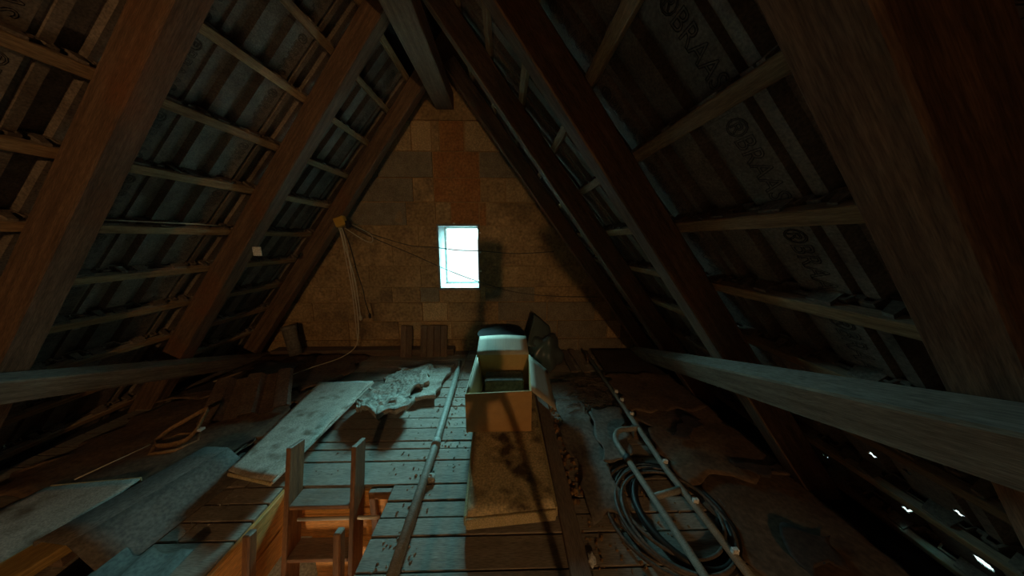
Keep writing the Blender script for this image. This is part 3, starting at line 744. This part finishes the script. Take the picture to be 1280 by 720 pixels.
# leather strap with a buckle
sr = empty('leather_strap', (-2.2, 1.72, 0)); tag(sr, 'brown leather strap loop with a steel buckle on dark felt', 'strap')
def ribbon(name, pts, w, m, parent, th=0.006):
    P = smooth_path(pts, 6); rows2 = []
    for i, p in enumerate(P):
        rows2.append([p + Vector((0, 0, -w / 2)), p + Vector((0, 0, w / 2))])
    return loft_strip(name, rows2, m, parent, th)
ribbon('belt', [(-2.30, 1.66, 0.05), (-2.29, 1.74, 0.08), (-2.22, 1.80, 0.12), (-2.13, 1.82, 0.17), (-2.08, 1.80, 0.19), (-2.07, 1.75, 0.15), (-2.07, 1.70, 0.10), (-2.10, 1.66, 0.06), (-2.17, 1.63, 0.05), (-2.25, 1.63, 0.045), (-2.30, 1.66, 0.05)], 0.03, 'leather', sr)
tube('rim', [(-2.30, 1.66, 0.03), (-2.22, 1.57, 0.03), (-2.10, 1.60, 0.03), (-2.05, 1.68, 0.03), (-2.12, 1.76, 0.03), (-2.24, 1.75, 0.03)], 0.014, 'leather', sr, 8, True)
box('buckle', -2.085, -2.045, 1.70, 1.735, 0.085, 0.10, 'chrome', sr, bev=0.002)
wr = tube('stiff_wire', [(-2.36, 1.36, 0.06), (-2.26, 1.61, 0.07)], 0.0035, 'cable', None, 6); tag(wr, 'stiff pale wire running from leather strap to white board', 'wire')

# ------------------------------------------------------------------ foot of the gable wall
wp = box('wall_plate', -2.75, -0.62, 3.10, 3.235, 0.0, 0.075, 'dusty', bev=0.008); tag(wp, 'dark timber lying along the foot of the gable wall', 'timber')
for (x0, x1, z1, lab) in ((-1.235, -1.10, 0.355, 'narrow dark board leaning on the wall below the window'), (-1.005, -0.69, 0.355, 'wide dark board leaning on the wall below the window')):
    o = empty('leaning_board', ((x0 + x1) / 2, 3.08, 0)); tag(o, lab, 'board', 'boards leaning below the window')
    n = 2 if x1 - x0 < 0.2 else 4; w = (x1 - x0) / n
    for k in range(n):
        beam('slat', (x0 + w * (k + 0.5), 3.065, 0.0), (x0 + w * (k + 0.5), 3.16, z1 - 0.004 * (k % 2)), w - 0.003, 0.02, 'dusty', (0, 1, 0), o)
# leaning clay pipe
cy = empty('pipe_piece', (-2.38, 3.0, 0)); tag(cy, 'short grey pipe piece leaning at the left foot of the wall', 'pipe')
tube('pipe_wall', [(-2.375, 3.00, 0.075), (-2.43, 3.02, 0.40)], [0.062, 0.068], 'greysheet', cy, 20)
tube('collar', [(-2.425, 3.018, 0.365), (-2.432, 3.021, 0.405)], 0.076, 'greysheet', cy, 20)
# yellow junction box with its cables
jb = empty('junction_box', (-1.64, 2.90, 1.46)); tag(jb, 'yellow junction box hanging from a rafter with dangling cables', 'junction box')
o = beam('case', (-1.715, 2.90, 1.515), (-1.615, 2.90, 1.55), 0.06, 0.095, 'yellow', (0.2, 0, 1), jb, bev=0.008)
o = beam('terminal', (-1.612, 2.895, 1.50), (-1.565, 2.895, 1.515), 0.04, 0.07, 'black', (0.2, 0, 1), jb, bev=0.004)
def cable(pts, r, m, lab, nm='cable', parent=None):
    o = tube(nm, smooth_path(pts, 6), r, m, parent, 6)
    if lab: tag(o, lab, 'cable')
    return o
cable([(-1.69, 2.90, 1.47), (-1.715, 2.98, 1.35), (-1.715, 3.02, 1.10), (-1.70, 3.04, 0.80), (-1.70, 3.05, 0.40), (-1.70, 3.05, 0.16)], 0.0045, 'cable', None, 'dangling_cable', jb)
cable([(-1.675, 2.90, 1.47), (-1.69, 2.96, 1.30), (-1.68, 3.00, 1.17), (-1.65, 3.02, 0.95), (-1.64, 3.03, 0.75), (-1.63, 3.03, 0.50)], 0.0045, 'cable', None, 'dangling_cable', jb)
dk = cable([(-1.65, 2.90, 1.47), (-1.63, 2.96, 1.30), (-1.61, 3.00, 1.05), (-1.57, 3.02, 0.82), (-1.56, 3.03, 0.68), (-1.53, 3.04, 0.52)], 0.005, 'black', None, 'dangling_cable', jb)
V, F = lathe_data([(0.004, -0.03), (0.014, -0.02), (0.016, 0.01), (0.006, 0.03)], 10, (-1.53, 3.04, 0.51)); mesh('plug', V, F, 'black', dk, True)
V, F = lathe_data([(0.004, -0.03), (0.015, -0.02), (0.016, 0.01), (0.006, 0.03)], 10, (-1.63, 3.03, 0.49)); mesh('plug', V, F, 'cable', jb, True)
cable([(-1.66, 2.90, 1.47), (-1.675, 2.98, 1.28), (-1.675, 3.03, 0.85), (-1.665, 3.04, 0.50), (-1.68, 3.00, 0.20), (-1.80, 2.90, 0.085), (-1.95, 2.66, 0.085), (-2.08, 2.42, 0.085)], 0.005, 'cable', None, 'dangling_cable', jb)
cable([(-1.62, 2.89, 1.54), (-1.50, 2.98, 1.46), (-1.43, 3.03, 1.40), (-1.43, 3.03, 1.33), (-1.50, 3.0, 1.35), (-1.63, 2.90, 1.47)], 0.0045, 'cable', None, 'cable_loop', jb)
cable([(-1.59, 2.92, 1.50), (-1.49, 3.12, 1.42), (-1.10, 3.215, 1.29), (-0.80, 3.215, 1.265), (-0.55, 3.215, 1.235), (-0.29, 3.215, 1.225), (0.10, 3.225, 1.195), (0.56, 3.225, 1.215)], 0.005, 'hose', 'upper dark cable sagging from the yellow box across the window')
cable([(-1.58, 2.92, 1.49), (-1.46, 3.12, 1.375), (-1.10, 3.21, 1.20), (-0.79, 3.215, 1.055), (-0.50, 3.21, 0.935), (-0.29, 3.215, 0.86), (0.10, 3.225, 0.74), (0.60, 3.225, 0.685), (1.10, 3.225, 0.675)], 0.005, 'hose', 'lower dark cable running from the yellow box past the window sill')
# plastic bag and the dark tub behind the cardboard box
def blob(name, c, rad, m, seed, lab, cat, crease=0.3):
    bm = bmesh.new(); bmesh.ops.create_icosphere(bm, subdivisions=4, radius=1.0)
    for v in bm.verts:
        d = v.co.copy(); k = 1 + crease * noise.noise(d * 1.7 + Vector((seed, 0, 0))) + 0.4 * crease * abs(noise.noise(d * 4.5 + Vector((0, seed, 0))))
        v.co = Vector((d.x * rad[0], d.y * rad[1], d.z * rad[2])) * k
    zmin = min(v.co.z for v in bm.verts)
    for v in bm.verts: v.co.z = max(v.co.z, zmin * 0.75)
    zmin = min(v.co.z for v in bm.verts)
    for v in bm.verts: v.co.z -= zmin
    me = bpy.data.meshes.new(name); bm.to_mesh(me); bm.free(); me.materials.append(M[m])
    o = bpy.data.objects.new(name, me); put(o); o.location = c
    for p in me.polygons: p.use_smooth = True
    if lab: tag(o, lab, cat)
    return o
bg = empty('plastic_bag', (0.38, 2.72, 0)); tag(bg, 'dark plastic bag slumped behind the cardboard box', 'bag')
b1_ = blob('bag_body', (0.40, 2.72, 0.0), (0.17, 0.14, 0.21), 'bag', 2.2, None, None, 0.35); b1_.parent = bg; b1_.location -= bg.location
nk = sheet('bag_neck', [(0.20, 2.66, 0.28), (0.50, 2.66, 0.24), (0.45, 2.80, 0.44), (0.31, 2.80, 0.57)], 'bag', bg, 14, 12, 0.006, 0.02, 9.0, 0.05, 3.0)
tb = empty('dark_tub', (-0.04, 2.62, 0)); tag(tb, 'round black tub standing behind the cardboard box', 'tub')
V, F = lathe_data([(0.19, 0.0), (0.235, 0.36), (0.245, 0.375), (0.235, 0.385), (0.215, 0.37), (0.175, 0.02)], 28, (-0.05, 2.80, 0)); mesh('tub_wall', V, F, 'soot', tb, True)
V, F = lathe_data([(0.246, 0.365), (0.252, 0.376), (0.246, 0.387)], 28, (-0.05, 2.80, 0)); mesh('rim', V, F, 'soot', tb, True)

# ------------------------------------------------------------------ right: sheets, pipe frame, hose coil, twigs
for (q, m, th, am, jg, sd, lab) in (
    ([(1.00, 2.52, 0.03), (1.58, 2.50, 0.03), (1.52, 3.12, 0.03), (1.03, 3.14, 0.03)], 'feltdark', 0.015, 0.004, 0.02, 1.2, 'flat dark board on the right floor against the gable wall'),
    ([(1.02, 0.55, 0.012), (1.62, 0.55, 0.012), (1.62, 1.50, 0.012), (1.04, 1.48, 0.012)], 'felt', 0.008, 0.012, 0.10, 3.4, 'torn brown felt strip on the right floor nearest the viewer'),
    ([(0.98, 1.30, 0.022), (1.62, 1.32, 0.024), (1.61, 2.02, 0.022), (0.97, 1.98, 0.022)], 'felt', 0.010, 0.022, 0.10, 8.1, 'creased brown felt strip in the middle of the right floor'),
    ([(0.95, 1.90, 0.03), (1.60, 1.92, 0.034), (1.60, 2.52, 0.03), (0.96, 2.50, 0.03)], 'felt', 0.010, 0.014, 0.08, 5.9, 'brown felt strip on the right floor before the dark board')):
    o = sheet('felt_strip', q, m, None, 24, 26, th, am, 5.0, jg, sd); tag(o, lab, 'felt', 'felt strips on the right floor')
for (q, sd, lab) in (
    ([(1.14, 0.82, 0.040), (1.36, 0.88, 0.040), (1.42, 1.00, 0.042), (1.26, 1.02, 0.040)], 2.4, 'dark patch standing for a tear in the felt nearest the viewer'),
    ([(1.30, 1.31, 0.068), (1.58, 1.30, 0.066), (1.58, 1.345, 0.066), (1.31, 1.40, 0.068)], 5.5, 'long dark patch standing for a tear across the middle felt'),
    ([(1.10, 1.60, 0.072), (1.22, 1.58, 0.070), (1.40, 1.76, 0.070), (1.28, 1.80, 0.070)], 7.5, 'dark patch standing for a tear in the creased brown felt')):
    o = sheet('tear_patch', q, 'feltdark', None, 14, 12, 0.004, 0.008, 9.0, 0.10, sd); tag(o, lab, 'felt', 'dark tear patches')  # laid on top; the dark colour stands for shaded gaps torn in the felt
for (q, sd, lab) in (
    ([(0.42, 1.10, 0.012), (0.61, 1.12, 0.012), (0.64, 2.40, 0.010), (0.38, 2.42, 0.010)], 2.0, 'long grey dusty sheet on the floor right of the stained panel'),
    ([(0.58, 1.46, 0.035), (0.77, 1.48, 0.035), (0.90, 1.95, 0.030), (0.66, 1.98, 0.030)], 6.0, 'short grey sheet under the curved end of the pipe frame')):
    o = sheet('grey_sheet', q, 'greysheet', None, 16, 36, 0.008, 0.016, 6.0, 0.06, sd); tag(o, lab, 'sheet', 'grey sheets beside the pipe frame')
rp = box('narrow_board', 0.26, 0.335, 0.55, 2.30, 0.0, 0.022, 'dusty'); 
bpy.data.objects.remove(rp)
rp = beam('narrow_board', (0.30, 0.50, 0.012), (0.30, 2.30, 0.012), 0.085, 0.022, 'dusty'); tag(rp, 'narrow dark board on the floor along the stained panel', 'board')
for k, (a, b) in enumerate((((0.70, 2.62, 0.02), (0.69, 3.16, 0.02)), ((0.82, 2.60, 0.02), (0.79, 3.17, 0.03)))):
    o = beam('lath', a, b, 0.07, 0.02, 'dusty'); tag(o, ['left dark lath on the floor between bag and dark board', 'right dark lath on the floor between bag and dark board'][k], 'lath', 'laths at the gable foot')

pf = empty('tubular_rack', (0.85, 1.3, 0)); tag(pf, 'grey tubular metal frame lying on the floor over a hose coil', 'pipe frame')
PR = 0.017
tube('long_rail', [(0.955, 0.42, 0.085), (0.895, 1.32, 0.085), (0.905, 1.96, 0.085), (0.93, 3.05, 0.06)], PR, 'pipe', pf, 12)
tube('short_rail', smooth_path([(0.775, 0.42, 0.085), (0.755, 0.84, 0.085), (0.715, 1.35, 0.085), (0.70, 1.52, 0.085), (0.715, 1.60, 0.085), (0.77, 1.655, 0.085), (0.90, 1.67, 0.085)], 5), PR, 'pipe', pf, 12)
tube('rung', [(0.74, 1.165, 0.083), (0.90, 1.205, 0.083)], PR * 0.95, 'pipe', pf, 12)
tube('clamp', [(0.7155, 1.385, 0.085), (0.711, 1.425, 0.085)], PR * 1.35, 'black', pf, 12)
for y in (2.10, 1.98, 1.80, 1.36, 1.12, 0.90): 
    x = 0.895 + (y - 1.32) * 0.017 + (0.0 if y > 1.3 else (1.32 - y) * 0.07)
    box('cable_tie', x - 0.004, x + 0.022, y - 0.008, y + 0.008, 0.094, 0.118, 'white', pf, bev=0.002)
for (x, y, z) in ((0.93, 2.9, 0.03), (0.90, 1.7, 0.03)): box('foot', x - 0.025, x + 0.025, y - 0.03, y + 0.03, 0.0, 0.072, 'dusty', pf)
def loops(name, c, rx, ry, n, r, m, seed, z0, lab, sq=0.03):
    rnd = random.Random(seed); pts = []
    for k in range(n):
        dx, dy, k1 = rnd.uniform(-sq, sq), rnd.uniform(-sq, sq), rnd.uniform(0.88, 1.08)
        for i in range(24):
            a = 2 * math.pi * i / 24
            pts.append((c[0] + dx + rx * k1 * math.cos(a), c[1] + dy + ry * k1 * math.sin(a), z0 + 0.006 * k + 0.004 * math.sin(3 * a + k)))
    P = smooth_path(pts, 2)
    o = tube(name, P, r, m, None, 6); tag(o, lab, 'hose'); return o
loops('hose_coil', (0.80, 1.14), 0.25, 0.27, 6, 0.008, 'hose', 5, 0.016, 'coil of dark grey hose lying under the pipe frame', 0.035)
loops('rubber_coil', (0.84, 1.16), 0.20, 0.26, 4, 0.013, 'black', 9, 0.016, 'thick black rubber coil inside the grey hose coil', 0.03)
# twig litter and crumbs (uncountable)
def litter(name, x0, x1, y0, y1, n, m, lab, cat, ln=(0.05, 0.16), r=0.0022, zmax=0.05, seed=1):
    rnd = random.Random(seed); V = []; F = []
    for _ in range(n):
        x, y = rnd.uniform(x0, x1), rnd.uniform(y0, y1); a = rnd.uniform(0, 2 * math.pi); L = rnd.uniform(*ln); z = rnd.uniform(0.012, zmax)
        p = Vector((x, y, z)); d = Vector((math.cos(a), math.sin(a), rnd.uniform(-0.1, 0.1))) * L
        q = p + d * 0.5 + Vector((rnd.uniform(-.02, .02), rnd.uniform(-.02, .02), rnd.uniform(0, .015)))
        tv, tf = tube_data([p, q, p + d], r, 4); k = len(V); V += tv; F += [tuple(k + i for i in f) for f in tf]
    o = mesh(name, V, F, m); tag(o, lab, cat, kind='stuff'); return o
litter('twig_litter', 0.52, 0.88, 1.98, 2.46, 420, 'straw', 'tangle of dry twigs on the floor left of the pipe frame', 'twigs', seed=2)
def crumbs(name, spots, m, lab, cat, seed):
    rnd = random.Random(seed); V = []; F = []
    for (x0, x1, y0, y1, n, s0, s1) in spots:
        for _ in range(n):
            x, y, s = rnd.uniform(x0, x1), rnd.uniform(y0, y1), rnd.uniform(s0, s1); k = len(V)
            hgt = s * rnd.uniform(0.25, 0.7); a = rnd.uniform(0, 3.14); ca, sa = math.cos(a), math.sin(a)
            for (px, py, pz) in ((-1, -.6, 0), (1, -.7, 0), (.9, .6, 0), (-.8, .8, 0), (-.5, -.3, 1), (.6, -.2, 1), (.2, .5, .9)):
                V.append((x + s * (px * ca - py * sa) * .5, y + s * (px * sa + py * ca) * .5, pz * hgt))
            F += [tuple(k + i for i in f) for f in ((0, 1, 5, 4), (1, 2, 6, 5), (2, 3, 6), (3, 0, 4, 6), (4, 5, 6), (3, 2, 1, 0))]
    o = mesh(name, V, F, m); tag(o, lab, cat, kind='stuff'); return o
crumbs('bark_debris', [(0.335, 0.42, 1.2, 2.1, 110, 0.01, 0.035), (0.30, 0.60, 0.75, 1.15, 90, 0.006, 0.02), (0.62, 1.0, 0.80, 1.5, 60, 0.005, 0.016), (0.95, 1.05, 2.0, 2.6, 30, 0.01, 0.03)], 'debris', 'brown crumbs of bark and leaves between panel and grey sheet', 'debris', 4)
crumbs('floor_grit', [(-0.56, -0.40, 0.8, 2.8, 240, 0.004, 0.016), (-0.45, -0.25, 1.4, 2.8, 120, 0.004, 0.016), (-1.15, -0.55, 1.4, 2.3, 120, 0.003, 0.012), (-1.55, -1.42, 1.1, 1.4, 60, 0.003, 0.009)], 'wool', 'grey grit scattered on the planks along the pole', 'grit', 6)
for (p, lab) in (((-0.435, 1.37, 0.0), 'small pale lump of rubble beside the pole'),):
    o = blob('rubble_lump', p, (0.028, 0.022, 0.02), 'wool', 1.0, lab, 'rubble', 0.4)
for (p, lab) in (((0.362, 0.955, 0.0), 'small white scrap on the brown floor near the pipe frame'),):
    o = blob('white_scrap', p, (0.016, 0.026, 0.012), 'white', 6.0, lab, 'scrap', 0.5)
